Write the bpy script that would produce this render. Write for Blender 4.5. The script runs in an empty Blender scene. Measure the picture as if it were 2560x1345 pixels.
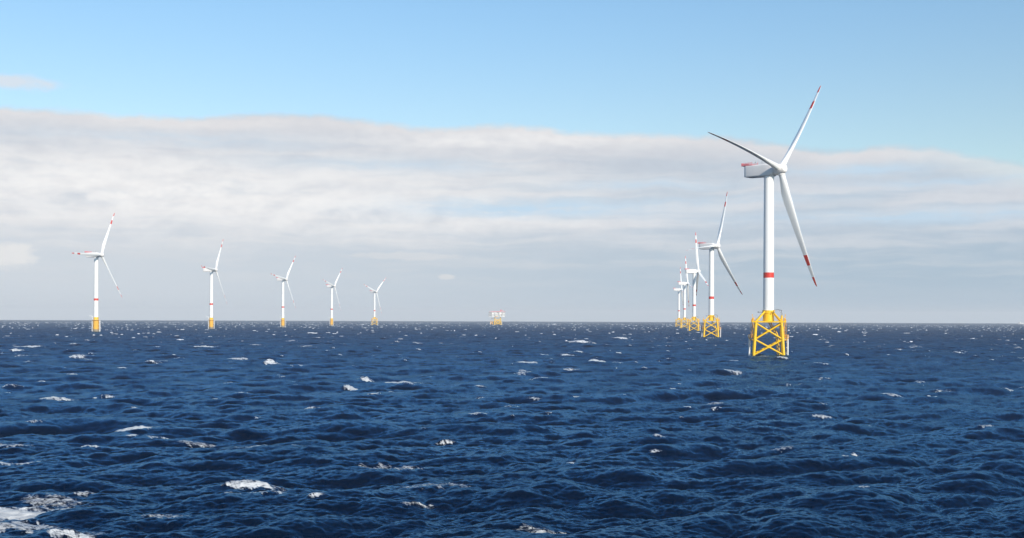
import bpy, bmesh, math, random
import numpy as np
from mathutils import Vector, Matrix

C = bpy.context.scene
R = math.radians
rnd = random.Random(7)

# ------------------------------------------------------------------ camera
EYE = 18.0                                   # metres above the sea
FPX = 2833.0                                 # focal length in photograph pixels (2560 wide)
ROLL = R(0.2)
EYE_Y = 797.3                                # row of the true horizontal
EARTH = 7.43e6                               # effective earth radius (with refraction)

cam = bpy.data.cameras.new('camera')
cam.sensor_width = 36.0
cam.lens = FPX / 2560 * 36.0
cam.shift_y = (EYE_Y - 672.5) / 2560
cam.clip_start = 0.5
cam.clip_end = 80000
camo = bpy.data.objects.new('camera', cam)
C.collection.objects.link(camo)
camo.matrix_world = (Matrix.Translation((0, 0, EYE)) @ Matrix.Rotation(R(90), 4, 'X')
                     @ Matrix.Rotation(ROLL, 4, 'Z'))
C.camera = camo


def ray(px, py):
    x, y = px - 1280, EYE_Y - py
    return ((x * math.cos(ROLL) - y * math.sin(ROLL)) / FPX,
            (x * math.sin(ROLL) + y * math.cos(ROLL)) / FPX)


def azel(px, py):
    u, v = ray(px, py)
    return math.degrees(math.atan(u)), math.degrees(math.atan2(v, math.hypot(u, 1)))


def drop(x, y):
    return -(x * x + y * y) / (2 * EARTH)


def on_sea(px, py):
    u, v = ray(px, py)
    d = EYE / -v
    return u * d, d


# ------------------------------------------------------------------ sun and sky
SUN_EL = R(27)
SUN_AZ = R(153)                              # clockwise from +Y: behind the camera, to its right
sun_dir = Vector((math.sin(SUN_AZ) * math.cos(SUN_EL), math.cos(SUN_AZ) * math.cos(SUN_EL), math.sin(SUN_EL)))
sl = bpy.data.lights.new('sun', 'SUN')
sl.energy = 5.0
sl.angle = R(0.53)
sl.color = (1.0, 0.93, 0.83)
so = bpy.data.objects.new('sun', sl)
C.collection.objects.link(so)
so.rotation_euler = sun_dir.to_track_quat('Z', 'Y').to_euler()

C.view_settings.view_transform = 'Standard'
C.view_settings.look = 'None'
C.view_settings.exposure = 0.0
C.view_settings.gamma = 1.0
C.cycles.use_denoising = True
C.cycles.max_bounces = 6
C.cycles.volume_bounces = 1
C.cycles.glossy_bounces = 3


class NT:
    """small helper that writes node trees as expressions"""
    def __init__(self, tree):
        self.t = tree
        self.n = tree.nodes
        self.l = tree.links

    def new(self, kind, **kw):
        n = self.n.new(kind)
        for k, v in kw.items():
            setattr(n, k, v)
        return n

    def put(self, sock, v):
        if isinstance(v, bpy.types.NodeSocket):
            self.l.new(v, sock)
        elif v is not None:
            if isinstance(v, (tuple, list)) and len(v) == 3 and sock.type == 'RGBA':
                v = (*v, 1)
            sock.default_value = v

    def m(self, op, a, b=None, c=None, clamp=False):
        n = self.new('ShaderNodeMath', operation=op, use_clamp=clamp)
        self.put(n.inputs[0], a)
        if b is not None:
            self.put(n.inputs[1], b)
        if c is not None:
            self.put(n.inputs[2], c)
        return n.outputs[0]

    def step(self, x, a, b, lo=0.0, hi=1.0):
        n = self.new('ShaderNodeMapRange', interpolation_type='SMOOTHSTEP')
        self.put(n.inputs[0], x)
        self.put(n.inputs[1], a)
        self.put(n.inputs[2], b)
        self.put(n.inputs[3], lo)
        self.put(n.inputs[4], hi)
        return n.outputs[0]

    def mix(self, f, a, b, blend='MIX'):
        n = self.new('ShaderNodeMix', data_type='RGBA', blend_type=blend)
        self.put(n.inputs[0], f)
        self.put(n.inputs[6], a)
        self.put(n.inputs[7], b)
        return n.outputs[2]

    def xyz(self, x, y, z=0.0):
        n = self.new('ShaderNodeCombineXYZ')
        self.put(n.inputs[0], x)
        self.put(n.inputs[1], y)
        self.put(n.inputs[2], z)
        return n.outputs[0]

    def noise(self, vec, scale=1.0, detail=4.0, rough=0.55, dist=0.0, col=False):
        n = self.new('ShaderNodeTexNoise')
        self.put(n.inputs['Vector'], vec)
        n.inputs['Scale'].default_value = scale
        n.inputs['Detail'].default_value = detail
        n.inputs['Roughness'].default_value = rough
        n.inputs['Distortion'].default_value = dist
        return n.outputs[1] if col else n.outputs[0]

    def blob(self, a, e, ca, ce, ra, re):
        """1 in the middle of an ellipse, 0 outside"""
        da = self.m('DIVIDE', self.m('SUBTRACT', a, ca), ra)
        de = self.m('DIVIDE', self.m('SUBTRACT', e, ce), re)
        d2 = self.m('ADD', self.m('MULTIPLY', da, da), self.m('MULTIPLY', de, de))
        return self.m('EXPONENT', self.m('MULTIPLY', d2, -1.0))


def srgb(r, g, b):
    f = lambda c: (c / 255 / 12.92) if c <= 10.3 else ((c / 255 + 0.055) / 1.055) ** 2.4
    return (f(r), f(g), f(b))


world = bpy.data.worlds.new('World')
C.world = world
world.use_nodes = True
world.node_tree.nodes.clear()
w = NT(world.node_tree)
SKY_STRENGTH = 0.1


def lit(r, g, b):
    """radiance of a cloud or of the air near the horizon, in sky texture units"""
    return tuple(c / SKY_STRENGTH for c in srgb(r, g, b))


sky = w.new('ShaderNodeTexSky', sky_type='NISHITA', sun_disc=False)
sky.sun_elevation = SUN_EL
sky.sun_rotation = SUN_AZ
sky.altitude = 0
sky.air_density = 1.0
sky.dust_density = 0.6
sky.ozone_density = 2.0
tc = w.new('ShaderNodeTexCoord')
sep = w.new('ShaderNodeSeparateXYZ')
w.l.new(tc.outputs['Generated'], sep.inputs[0])
az = w.m('MULTIPLY', w.m('ARCTAN2', sep.outputs[0], sep.outputs[1]), 180 / math.pi)
el = w.m('MULTIPLY', w.m('ARCSINE', sep.outputs[2]), 180 / math.pi)

gain = w.mix(w.step(el, 7.0, 17.0), (1.50, 1.50, 1.36), (1.38, 1.62, 1.62))
gain = w.mix(w.step(el, 18.0, 36.0), gain, (0.80, 1.40, 1.75))
blue = w.mix(1.0, sky.outputs[0], gain, 'MULTIPLY')

# the upper edge of the cloud bank: elevation as a function of azimuth
edge_px = [(-700, 250), (0, 262), (340, 285), (500, 288), (700, 280), (820, 286), (960, 303), (1060, 316), (1270, 309), (1450, 328),
           (1700, 334), (1850, 343), (2000, 364), (2090, 374), (2200, 362), (2330, 366), (2440, 385), (2560, 405), (3300, 520)]
cur = w.new('ShaderNodeFloatCurve')
cm = cur.mapping
cv = cm.curves[0]
pts = [((azel(x, y)[0] + 45) / 90, azel(x, y)[1] / 20) for x, y in edge_px]
cv.points[0].location = (0, pts[0][1])
cv.points[1].location = (1, pts[-1][1])
for p in pts:
    cv.points.new(*p)
cm.update()
w.put(cur.inputs['Value'], w.m('DIVIDE', w.m('ADD', az, 45.0), 90.0, clamp=True))
edge = w.m('MULTIPLY', cur.outputs[0], 20.0)

pos = w.xyz(az, el)
warp = w.noise(w.xyz(w.m('MULTIPLY', az, 0.35), w.m('MULTIPLY', el, 0.8), 3.0), 1.0, 3.0, 0.5)
warp = w.m('SUBTRACT', warp, 0.5)
elw = w.m('ADD', el, w.m('MULTIPLY', warp, 0.7))
puff = w.noise(w.xyz(w.m('MULTIPLY', az, 0.45), w.m('MULTIPLY', elw, 1.1), 9.0), 1.0, 7.0, 0.55)
fine = w.noise(w.xyz(w.m('MULTIPLY', az, 1.0), w.m('MULTIPLY', elw, 2.2), 19.0), 1.0, 6.0, 0.6)
streak = w.noise(w.xyz(w.m('MULTIPLY', az, 0.085), w.m('MULTIPLY', elw, 0.95), 4.7), 1.0, 6.0, 0.55)
streak2 = w.noise(w.xyz(w.m('MULTIPLY', az, 0.14), w.m('MULTIPLY', elw, 2.0), 31.0), 1.0, 5.0, 0.55)

ragged = w.m('MULTIPLY', w.m('SUBTRACT', w.noise(w.xyz(w.m('MULTIPLY', az, 0.9), w.m('MULTIPLY', el, 1.6), 2.0), 1.0, 7.0, 0.6), 0.5), 0.55)
depth = w.m('ADD', w.m('SUBTRACT', edge, el), ragged)          # degrees below the top of the bank
bank = w.step(depth, -0.12, 0.34)
thin = w.step(az, 16.0, 24.0)                                   # the bank thins out to the right
bank = w.m('MULTIPLY', bank, w.m('SUBTRACT', 1.0, w.m('MULTIPLY', thin, w.step(depth, 1.6, 0.0, 0.0, 0.35))))

# body of the bank: greyish, lighter streaks
tone = w.step(w.m('ADD', w.m('MULTIPLY', streak, 0.6), w.m('MULTIPLY', streak2, 0.4)), 0.36, 0.64)
side = w.step(az, -16.0, 22.0)
dark = w.mix(side, lit(209, 217, 226), lit(186, 202, 217))
light = w.mix(side, lit(237, 237, 238), lit(218, 223, 230))
body = w.mix(tone, dark, light)
# lit top rim
rim = w.m('MULTIPLY', w.step(depth, 0.0, 0.35), w.step(depth, 1.5, 0.45))
rim = w.m('MULTIPLY', rim, w.mix(side, (0.62, 0.62, 0.62), (0.75, 0.75, 0.75)))
body = w.mix(rim, body, lit(233, 231, 232))
# greyer shelf under the rim
shelf = w.m('MULTIPLY', w.step(depth, 0.35, 0.9), w.step(w.m('ADD', depth, w.m('MULTIPLY', warp, 1.6)), 2.5, 1.5))
body = w.mix(w.m('MULTIPLY', shelf, w.step(az, 26.0, 2.0, 0.22, 0.45)), body, lit(206, 211, 220))
# sunlit white masses on the left
a1, e1 = azel(330, 470)
a2, e2 = azel(1020, 350)
a3, e3 = azel(1050, 540)
wm = w.m('ADD', w.blob(az, elw, a1, e1, 13.0, 1.7), w.m('ADD', w.m('MULTIPLY', w.blob(az, elw, azel(1250, 350)[0], azel(1250, 350)[1], 7.0, 0.5), 0.75),
                                                     w.m('MULTIPLY', w.blob(az, elw, a3, e3, 9.0, 0.9), 0.55)))
wm = w.m('MULTIPLY', wm, w.step(w.m('ADD', w.m('MULTIPLY', puff, 0.75), w.m('MULTIPLY', fine, 0.25)), 0.22, 0.62))
body = w.mix(w.m('MINIMUM', wm, 1.0), body, lit(251, 250, 249))
# billows: small light and dark clumps all over the bank
bil = w.noise(w.xyz(w.m('MULTIPLY', az, 1.5), w.m('MULTIPLY', elw, 2.4), 47.0), 1.0, 8.0, 0.62)
bil = w.m('ADD', w.m('MULTIPLY', bil, 0.55), w.m('MULTIPLY', puff, 0.45))
bilf = w.m('ADD', 0.94, w.m('MULTIPLY', w.step(bil, 0.34, 0.66), 0.055))
body = w.mix(1.0, body, w.xyz(bilf, bilf, w.m('ADD', 0.2, w.m('MULTIPLY', bilf, 0.8))), 'MULTIPLY')
# blue gaps in the bank
gapn = w.step(w.m('ADD', w.m('MULTIPLY', streak2, 0.6), w.m('MULTIPLY', fine, 0.4)), 0.60, 0.44)
gap = None
for (gx, gy, ra, re, k) in ((1330, 520, 6.0, 0.45, 1.0), (1000, 415, 5.0, 0.35, 0.45), (420, 345, 6.0, 0.35, 0.4), (2330, 540, 9.0, 0.35, 0.75), (2140, 425, 3.2, 0.3, 0.9), (2380, 455, 5.0, 0.3, 0.6), (1600, 462, 4.0, 0.25, 0.6), (1850, 500, 5.0, 0.3, 0.4)):
    ga, ge = azel(gx, gy)
    b = w.m('MULTIPLY', w.blob(az, elw, ga, ge, ra, re), k)
    gap = b if gap is None else w.m('ADD', gap, b)
gap = w.m('MULTIPLY', w.m('MINIMUM', gap, 1.0), w.m('ADD', 0.5, w.m('MULTIPLY', gapn, 0.5)))
body = w.mix(gap, body, lit(196, 222, 242))

# below the bank: bluish air, with faint streaks
air = w.mix(w.step(az, -24.0, 24.0), lit(211, 219, 227), lit(167, 190, 208))
air = w.mix(w.m('MULTIPLY', w.step(streak2, 0.42, 0.66), w.step(el, 0.4, 3.6, 0.0, 0.4)), air, lit(222, 224, 227))
lowmask = w.step(w.m('ADD', el, w.m('MULTIPLY', w.m('SUBTRACT', puff, 0.5), 2.4)), 2.2, 5.0)
body = w.mix(lowmask, air, body)
# small clouds low down and one above the bank
for (cx, cy, ra, re, k, col) in ((18, 638, 1.6, 0.66, 1.0, (236, 236, 236)), (1118, 693, 0.5, 0.16, 0.9, (224, 226, 228)),
                                 (1010, 640, 3.4, 0.22, 0.6, (223, 225, 228)), (600, 690, 2.0, 0.3, 0.25, (220, 224, 228))):
    ca, ce = azel(cx, cy)
    b = w.blob(az, el, ca, ce, ra, re)
    b = w.step(w.m('ADD', b, w.m('MULTIPLY', w.m('SUBTRACT', fine, 0.5), 1.3)), 0.3, 0.75)
    body = w.mix(w.m('MULTIPLY', b, k), body, lit(*col))
cloudy = w.mix(bank, blue, body)
ca, ce = azel(20, 203)
b = w.blob(az, el, ca, ce, 2.6, 0.42)
b = w.step(w.m('ADD', b, w.m('MULTIPLY', w.m('SUBTRACT', fine, 0.5), 1.0)), 0.25, 0.95)
cloudy = w.mix(w.m('MULTIPLY', b, 0.75), cloudy, lit(226, 228, 234))
bg = w.new('ShaderNodeBackground')
w.l.new(cloudy, bg.inputs[0])
bg.inputs[1].default_value = SKY_STRENGTH
wo = w.new('ShaderNodeOutputWorld')
w.l.new(bg.outputs[0], wo.inputs[0])


# ------------------------------------------------------------------ materials
def mat(name, color, rough=0.5, spot=None, amount=0.0, scale=0.4, stretch=(1, 1, 0.2), spec=0.5, waterline=None):
    m = bpy.data.materials.new(name)
    m.use_nodes = True
    t = NT(m.node_tree)
    p = t.n['Principled BSDF']
    p.inputs['Roughness'].default_value = rough
    p.inputs['Specular IOR Level'].default_value = spec
    tcn = t.new('ShaderNodeTexCoord')
    mp = t.new('ShaderNodeMapping')
    t.l.new(tcn.outputs['Object'], mp.inputs[0])
    mp.inputs['Scale'].default_value = stretch
    n = t.noise(mp.outputs[0], scale, 5.0, 0.6)
    col = t.mix(t.m('MULTIPLY', t.step(n, 0.45, 0.75), amount), color, spot or color)
    if waterline:
        g = t.new('ShaderNodeSeparateXYZ')
        t.l.new(tcn.outputs['Object'], g.inputs[0])
        k = t.step(t.m('ADD', g.outputs[2], t.m('MULTIPLY', n, 1.5)), waterline[1] + 0.9, waterline[1] - 0.4)
        col = t.mix(k, col, waterline[0])
    t.l.new(col, p.inputs['Base Color'])
    return m


M_WHITE = mat('white_paint', (0.80, 0.79, 0.76), 0.35, (0.66, 0.64, 0.60), 0.35, 0.5, (1, 1, 0.12))
M_NAC = mat('white_gelcoat', (0.80, 0.76, 0.72), 0.4, (0.66, 0.64, 0.60), 0.35, 0.5, (1, 1, 0.5))
M_RED = mat('red_paint', (0.62, 0.035, 0.02), 0.4, (0.5, 0.05, 0.03), 0.5, 0.6)
M_PINK = mat('faded_red_paint', (0.72, 0.20, 0.22), 0.5, (0.75, 0.32, 0.33), 0.5, 1.2)
M_YEL = mat('yellow_paint', (0.84, 0.50, 0.005), 0.45, (0.62, 0.33, 0.01), 0.4, 0.8, (1, 1, 0.15), waterline=((0.22, 0.15, 0.05), 0.7))
M_ORA = mat('orange_yellow_paint', (0.80, 0.40, 0.03), 0.5, (0.6, 0.3, 0.05), 0.4, 0.8)
M_CONC = mat('yellow_painted_concrete', (0.74, 0.38, 0.03), 0.7, (0.55, 0.29, 0.05), 0.5, 0.5, (1, 1, 0.2), waterline=((0.25, 0.20, 0.13), 4.0))
M_FEND = mat('white_fender_paint', (0.78, 0.77, 0.74), 0.5, (0.5, 0.42, 0.34), 0.5, 0.9, (1, 1, 0.3))
M_GREY = mat('grey_steel', (0.30, 0.31, 0.32), 0.5, (0.2, 0.2, 0.2), 0.5, 0.8)
M_DARK = mat('dark_steel', (0.06, 0.06, 0.07), 0.5)
M_SEAM = mat('grey_sealant', (0.42, 0.41, 0.40), 0.6)
M_LITE = mat('light_grey_cladding', (0.62, 0.61, 0.59), 0.5, (0.45, 0.43, 0.41), 0.5, 0.3, (1, 1, 0.3))


# ------------------------------------------------------------------ mesh helpers
class MB:
    def __init__(self):
        self.v, self.f, self.mi = [], [], []

    def add(self, vs, fs, mi=0):
        o = len(self.v)
        self.v += [tuple(p) for p in vs]
        self.f += [tuple(i + o for i in q) for q in fs]
        self.mi += [mi] * len(fs)

    def box(self, a, b, mi=0):
        x0, y0, z0 = a
        x1, y1, z1 = b
        self.add([(x0, y0, z0), (x1, y0, z0), (x1, y1, z0), (x0, y1, z0), (x0, y0, z1), (x1, y0, z1), (x1, y1, z1), (x0, y1, z1)],
                 [(0, 3, 2, 1), (4, 5, 6, 7), (0, 1, 5, 4), (1, 2, 6, 5), (2, 3, 7, 6), (3, 0, 4, 7)], mi)

    def path(self, pts, rs, seg=12, mi=0, caps=True):
        """round tube through points"""
        pts = [Vector(p) for p in pts]
        if not hasattr(rs, '__len__'):
            rs = [rs] * len(pts)
        rings = []
        t0 = (pts[1] - pts[0]).normalized()
        n = t0.orthogonal().normalized()
        for i, p in enumerate(pts):
            a = pts[max(i - 1, 0)]
            b = pts[min(i + 1, len(pts) - 1)]
            t = (b - a).normalized()
            n = (n - t * n.dot(t)).normalized()
            bn = t.cross(n)
            rings.append([p + (n * math.cos(2 * math.pi * k / seg) + bn * math.sin(2 * math.pi * k / seg)) * rs[i] for k in range(seg)])
        vs = [q for r in rings for q in r]
        fs = []
        for i in range(len(rings) - 1):
            for k in range(seg):
                fs.append((i * seg + k, i * seg + (k + 1) % seg, (i + 1) * seg + (k + 1) % seg, (i + 1) * seg + k))
        if caps:
            fs.append(tuple(range(seg - 1, -1, -1)))
            fs.append(tuple((len(rings) - 1) * seg + k for k in range(seg)))
        self.add(vs, fs, mi)

    def lathe(self, prof, seg=40, mi=None):
        """profile of (radius, z) around the z axis"""
        vs, fs = [], []
        for r, z in prof:
            vs += [(r * math.cos(2 * math.pi * k / seg), r * math.sin(2 * math.pi * k / seg), z) for k in range(seg)]
        o = len(self.v)
        self.v += vs
        for i in range(len(prof) - 1):
            for k in range(seg):
                self.f.append((o + i * seg + k, o + i * seg + (k + 1) % seg, o + (i + 1) * seg + (k + 1) % seg, o + (i + 1) * seg + k))
                self.mi.append(mi[i] if mi else 0)
        self.f.append(tuple(o + k for k in range(seg - 1, -1, -1)))
        self.mi.append(mi[0] if mi else 0)
        self.f.append(tuple(o + (len(prof) - 1) * seg + k for k in range(seg)))
        self.mi.append(mi[-1] if mi else 0)

    def railing(self, loop, h=1.15, r=0.05, closed=True, gap=1.5, mi=0):
        loop = [Vector(p) for p in loop]
        n = len(loop)
        for i in range(n if closed else n - 1):
            a, b = loop[i], loop[(i + 1) % n]
            for z in (h * 0.5, h):
                self.path([a + Vector((0, 0, z)), b + Vector((0, 0, z))], r, 6, mi)
            k = max(1, round((b - a).length / gap))
            for j in range(k):
                p = a.lerp(b, j / k)
                self.path([p, p + Vector((0, 0, h))], r, 6, mi)

    def ladder(self, a, b, side, wd=0.6, r=0.05, gap=0.35, mi=0):
        a, b, s = Vector(a), Vector(b), Vector(side).normalized() * wd / 2
        self.path([a - s, b - s], r, 6, mi)
        self.path([a + s, b + s], r, 6, mi)
        k = int((b - a).length / gap)
        for j in range(1, k):
            p = a.lerp(b, j / k)
            self.path([p - s, p + s], r * 0.7, 5, mi)

    def build(self, name, mats, parent=None, angle=35):
        me = bpy.data.meshes.new(name)
        me.from_pydata(self.v, [], self.f)
        if not isinstance(mats, (list, tuple)):
            mats = [mats]
        for m in mats:
            me.materials.append(m)
        me.polygons.foreach_set('material_index', self.mi)
        bm = bmesh.new()
        bm.from_mesh(me)
        bmesh.ops.recalc_face_normals(bm, faces=bm.faces)
        bm.to_mesh(me)
        bm.free()
        me.polygons.foreach_set('use_smooth', [True] * len(me.polygons))
        me.set_sharp_from_angle(angle=R(angle))
        me.update()
        o = bpy.data.objects.new(name, me)
        C.collection.objects.link(o)
        if parent:
            o.parent = parent
        return o


def thing(name, label, cat, loc, rotz=0.0, group=None):
    o = bpy.data.objects.new(name, None)
    o.empty_display_size = 1
    C.collection.objects.link(o)
    o.location = loc
    o.rotation_euler = (0, 0, rotz)
    o['label'] = label
    o['category'] = cat
    if group:
        o['group'] = group
    return o


def copy_tree(o, parent=None):
    c = o.copy()
    C.collection.objects.link(c)
    if parent:
        c.parent = parent
    for ch in list(o.children):
        copy_tree(ch, c)
    return c


# ------------------------------------------------------------------ the sea
WIND = R(334)                                 # heading the wind blows to, clockwise from +Y
WDX, WDY = math.sin(WIND), math.cos(WIND)


def tile(L, N, hs, lpeak, rot, seed, chop=1.0):
    """one periodic patch of wind sea: height, horizontal shift and its derivatives"""
    g = np.random.default_rng(seed)
    k1 = 2 * np.pi * np.fft.fftfreq(N, L / N)
    kx, ky = np.meshgrid(k1, k1, indexing='ij')
    c, s = math.cos(rot), math.sin(rot)
    wx, wy = c * kx - s * ky, s * kx + c * ky            # wave vector in world axes
    k = np.hypot(wx, wy)
    k[0, 0] = 1.0
    kp = 2 * np.pi / lpeak
    cosd = (wx * WDX + wy * WDY) / k
    spread = np.where(cosd > 0, 0.04 + 0.96 * cosd ** 4, 0.02)
    short = np.clip(k / (6 * kp), 0, 1)
    spread = spread * (1 - 0.2 * short) + 0.2 * short * (0.45 + 0.25 * cosd)
    S = np.exp(-1.25 * (kp / k) ** 2) / k ** 4.2 * spread
    S *= np.exp(-(k * L / N * 0.45) ** 2)
    S[0, 0] = 0
    a = np.sqrt(S) * (g.normal(size=k.shape) + 1j * g.normal(size=k.shape))
    f = lambda z: np.fft.ifft2(z).real
    h = f(a)
    q = hs / 4 / h.std()
    a *= q
    ik = -1j / k
    q = a * np.exp(-(k * 1.7 / 2 / np.pi) ** 2)          # folding of the larger crests only
    out = dict(h=f(a), dx=f(-ik * wx * a) * -chop, dy=f(-ik * wy * a) * -chop,
               xx=f(wx * wx / k * q) * -chop, yy=f(wy * wy / k * q) * -chop, xy=f(wx * wy / k * q) * -chop)
    out = {n: np.ascontiguousarray(v.astype(np.float32)).ravel() for n, v in out.items()}
    return L, N, rot, out


TILES = [tile(233.0, 1024, 1.4, 38.0, 0.0, 5), tile(139.0, 1024, 1.05, 17.0, R(37), 11), tile(41.0, 512, 0.15, 1.3, R(71), 23)]


def sample(x, y, names):
    tot = {n: 0.0 for n in names}
    for L, N, rot, F in TILES:
        c, s = math.cos(rot), math.sin(rot)
        u = ((c * x + s * y) / L % 1.0) * N
        v = ((-s * x + c * y) / L % 1.0) * N
        i, j = np.floor(u).astype(np.int32), np.floor(v).astype(np.int32)
        fu, fv = (u - i).astype(np.float32), (v - j).astype(np.float32)
        i %= N
        j %= N
        i1, j1 = (i + 1) % N, (j + 1) % N
        w00, w10, w01, w11 = (1 - fu) * (1 - fv), fu * (1 - fv), (1 - fu) * fv, fu * fv
        a00, a10, a01, a11 = i * N + j, i1 * N + j, i * N + j1, i1 * N + j1
        for n in names:
            G = F[n]
            tot[n] = tot[n] + G[a00] * w00 + G[a10] * w10 + G[a01] * w01 + G[a11] * w11
    return tot


def jac(x, y):
    d = sample(x, y, ('xx', 'yy', 'xy'))
    return (1 + d['xx']) * (1 + d['yy']) - d['xy'] ** 2


# polar sheet round the ship the photograph was taken from, out to beyond the horizon
az_f = np.arange(-27.0, 27.0001, 0.036)
az_c = np.concatenate([np.arange(27.15, 36, 0.15), np.arange(36.5, 60, 1.0), np.arange(60.0, 300, 6.0), np.arange(300.0, 323.6, 1.0), np.arange(324.0, 332.9, 0.15)])
AZ = np.radians(np.concatenate([az_f, az_c]))
rows = [0.5, 8, 18, 28, 38, 46, 54, 60]
r = 60.0
while r < 21000:
    if r < 78:
        st = 0.5
    elif r < 1900:
        st = min(0.31 * r * r / (EYE * 1133), 1.7 + max(0.0, r - 800) * 0.0014)
    else:
        st = min(max(3.2, (r - 1900) * 0.02 + 3.2), 300)
    r += st
    rows.append(r)
RR = np.array(rows)
nr, nc = len(RR), len(AZ)
rr, aa = np.meshgrid(RR, AZ, indexing='ij')
X = (rr * np.sin(aa)).ravel()
Y = (rr * np.cos(aa)).ravel()
rr = rr.ravel()
D = sample(X, Y, ('h', 'dx', 'dy'))
amp = np.clip((7000 - rr) / 4000, 0.0, 1.0).astype(np.float32)
foam = np.zeros(X.shape, np.float32)
lace = np.zeros(X.shape, np.float32)

# the larger breaking crests and foam patches one can pick out: (px, py, length, width, lift, strength, ragged patch)
HERO = [(1900, 893, 11.0, 5.0, 0.0, 0.5, 1), (1945, 895, 12.0, 4.0, 0.0, 0.55, 1), (1965, 891, 4.0, 2.5, 0.2, 0.7, 0), (1880, 891, 3.0, 2.0, 0.1, 0.6, 0), (1925, 905, 16.0, 4.0, 0.0, 0.35, 1), (1778, 845, 20.0, 9.0, 0.0, 0.5, 1), (240, 829, 18.0, 9.0, 0.1, 0.6, 1),
        (350, 1086, 6.0, 1.6, 0.6, 1.05, 0), (410, 1098, 6.0, 1.2, 0.1, 0.65, 0), (500, 1105, 7.0, 1.0, 0.0, 0.5, 1), (628, 1226, 5.0, 1.3, 0.55, 1.0, 0), (685, 1243, 5.0, 1.1, 0.1, 0.7, 0), (600, 1240, 5.0, 1.4, 0.0, 0.5, 1),
        (40, 1279, 13.0, 1.5, 0.25, 0.72, 0), (90, 1284, 12.0, 1.8, 0.0, 0.9, 1), (150, 1262, 7.0, 2.2, 0.2, 0.5, 1), (60, 1318, 8.0, 2.4, 0.1, 0.6, 1), (190, 1337, 4.5, 1.4, 0.3, 0.85, 0),
        (1000, 1162, 10.0, 3.2, 0.0, 0.55, 1), (720, 1120, 14.0, 1.6, 0.0, 0.42, 1), (1040, 1259, 4.0, 0.6, 0.2, 0.6, 0),
        (1110, 1224, 8.0, 1.5, 0.0, 0.45, 1), (60, 1155, 9.0, 1.5, 0.1, 0.7, 1), (20, 1121, 8.0, 1.6, 0.0, 0.5, 1), (145, 1000, 8.0, 2.4, 0.5, 1.0, 0),
        (678, 909, 6.0, 5.0, 1.1, 1.0, 0), (735, 915, 14.0, 8.0, 0.0, 0.6, 1), (625, 914, 9.0, 3.0, 0.3, 0.9, 0), (915, 952, 4.0, 3.0, 0.9, 1.0, 0), (1000, 957, 16.0, 6.0, 0.2, 0.75, 1),
        (885, 970, 5.0, 3.0, 0.5, 0.8, 1), (515, 868, 14.0, 9.0, 0.4, 1.0, 0), (350, 889, 7.0, 5.0, 0.5, 0.9, 0), (1350, 887, 8.0, 6.0, 0.7, 1.0, 0), (1320, 910, 9.0, 6.0, 0.3, 0.7, 1),
        (1420, 889, 8.0, 5.0, 0.8, 1.0, 0), (1490, 905, 9.0, 6.0, 1.0, 1.0, 0), (1445, 855, 22.0, 16.0, 0.6, 1.0, 0), (1547, 847, 12.0, 12.0, 0.7, 1.0, 0),
        (1305, 938, 6.0, 3.5, 0.4, 0.9, 0), (1430, 925, 7.0, 3.5, 0.5, 0.9, 0), (1820, 932, 9.0, 4.0, 0.4, 0.7, 1), (2050, 913, 10.0, 4.0, 0.3, 0.9, 0),
        (2230, 990, 6.0, 2.0, 0.3, 0.6, 1), (2330, 992, 7.0, 2.0, 0.4, 0.8, 0), (2360, 980, 7.0, 2.0, 0.3, 0.7, 0), (2310, 963, 5.0, 2.0, 0.4, 0.8, 0), (1220, 995, 5.0, 2.0, 0.5, 0.9, 0),
        (1795, 1010, 4.0, 1.4, 0.2, 0.6, 1), (1750, 1010, 8.0, 2.2, 0.0, 0.4, 1), (2055, 1045, 4.0, 1.5, 0.3, 0.7, 1), (1120, 1103, 3.0, 0.8, 0.4, 0.8, 0), (430, 1292, 6.0, 1.0, 0.1, 0.5, 1), (1360, 1318, 5.0, 1.0, 0.1, 0.45, 1),
        (2475, 1078, 2.6, 0.9, 0.3, 0.8, 0), (790, 1020, 4.0, 1.4, 0.3, 0.8, 0), (1210, 1058, 4.5, 1.2, 0.2, 0.7, 0), (1285, 1023, 3.5, 1.2, 0.2, 0.7, 0), (2395, 880, 9.0, 5.0, 0.4, 0.9, 0), (2280, 868, 9.0, 6.0, 0.3, 0.9, 0),
        (80, 867, 22.0, 12.0, 0.2, 0.9, 0), (80, 890, 16.0, 6.0, 0.1, 0.8, 0), (200, 895, 8.0, 5.0, 0.5, 0.9, 0), (230, 1125, 3.0, 0.8, 0.2, 0.8, 0), (440, 1030, 4.0, 1.4, 0.2, 0.5, 1), (215, 1250, 3.0, 1.0, 0.5, 0.5, 1)]
Z = (D['h'] * amp).astype(np.float64)
CDX, CDY = 0.97, 0.24                        # along the crests as they lie in the picture
hrand = np.random.default_rng(3)
az_lo, az_st, n_f = math.radians(az_f[0]), math.radians(0.036), len(az_f)


def wiggle(x, y, f, ph):
    return (np.sin(x * f + ph[0] + 1.9 * np.sin(y * f * 0.43 + ph[1])) + 0.6 * np.sin(x * f * 2.3 + y * f * 0.7 + ph[2])
            + 0.4 * np.sin(x * f * 5.1 - y * f * 1.1 + ph[3])) / 2.0


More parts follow.
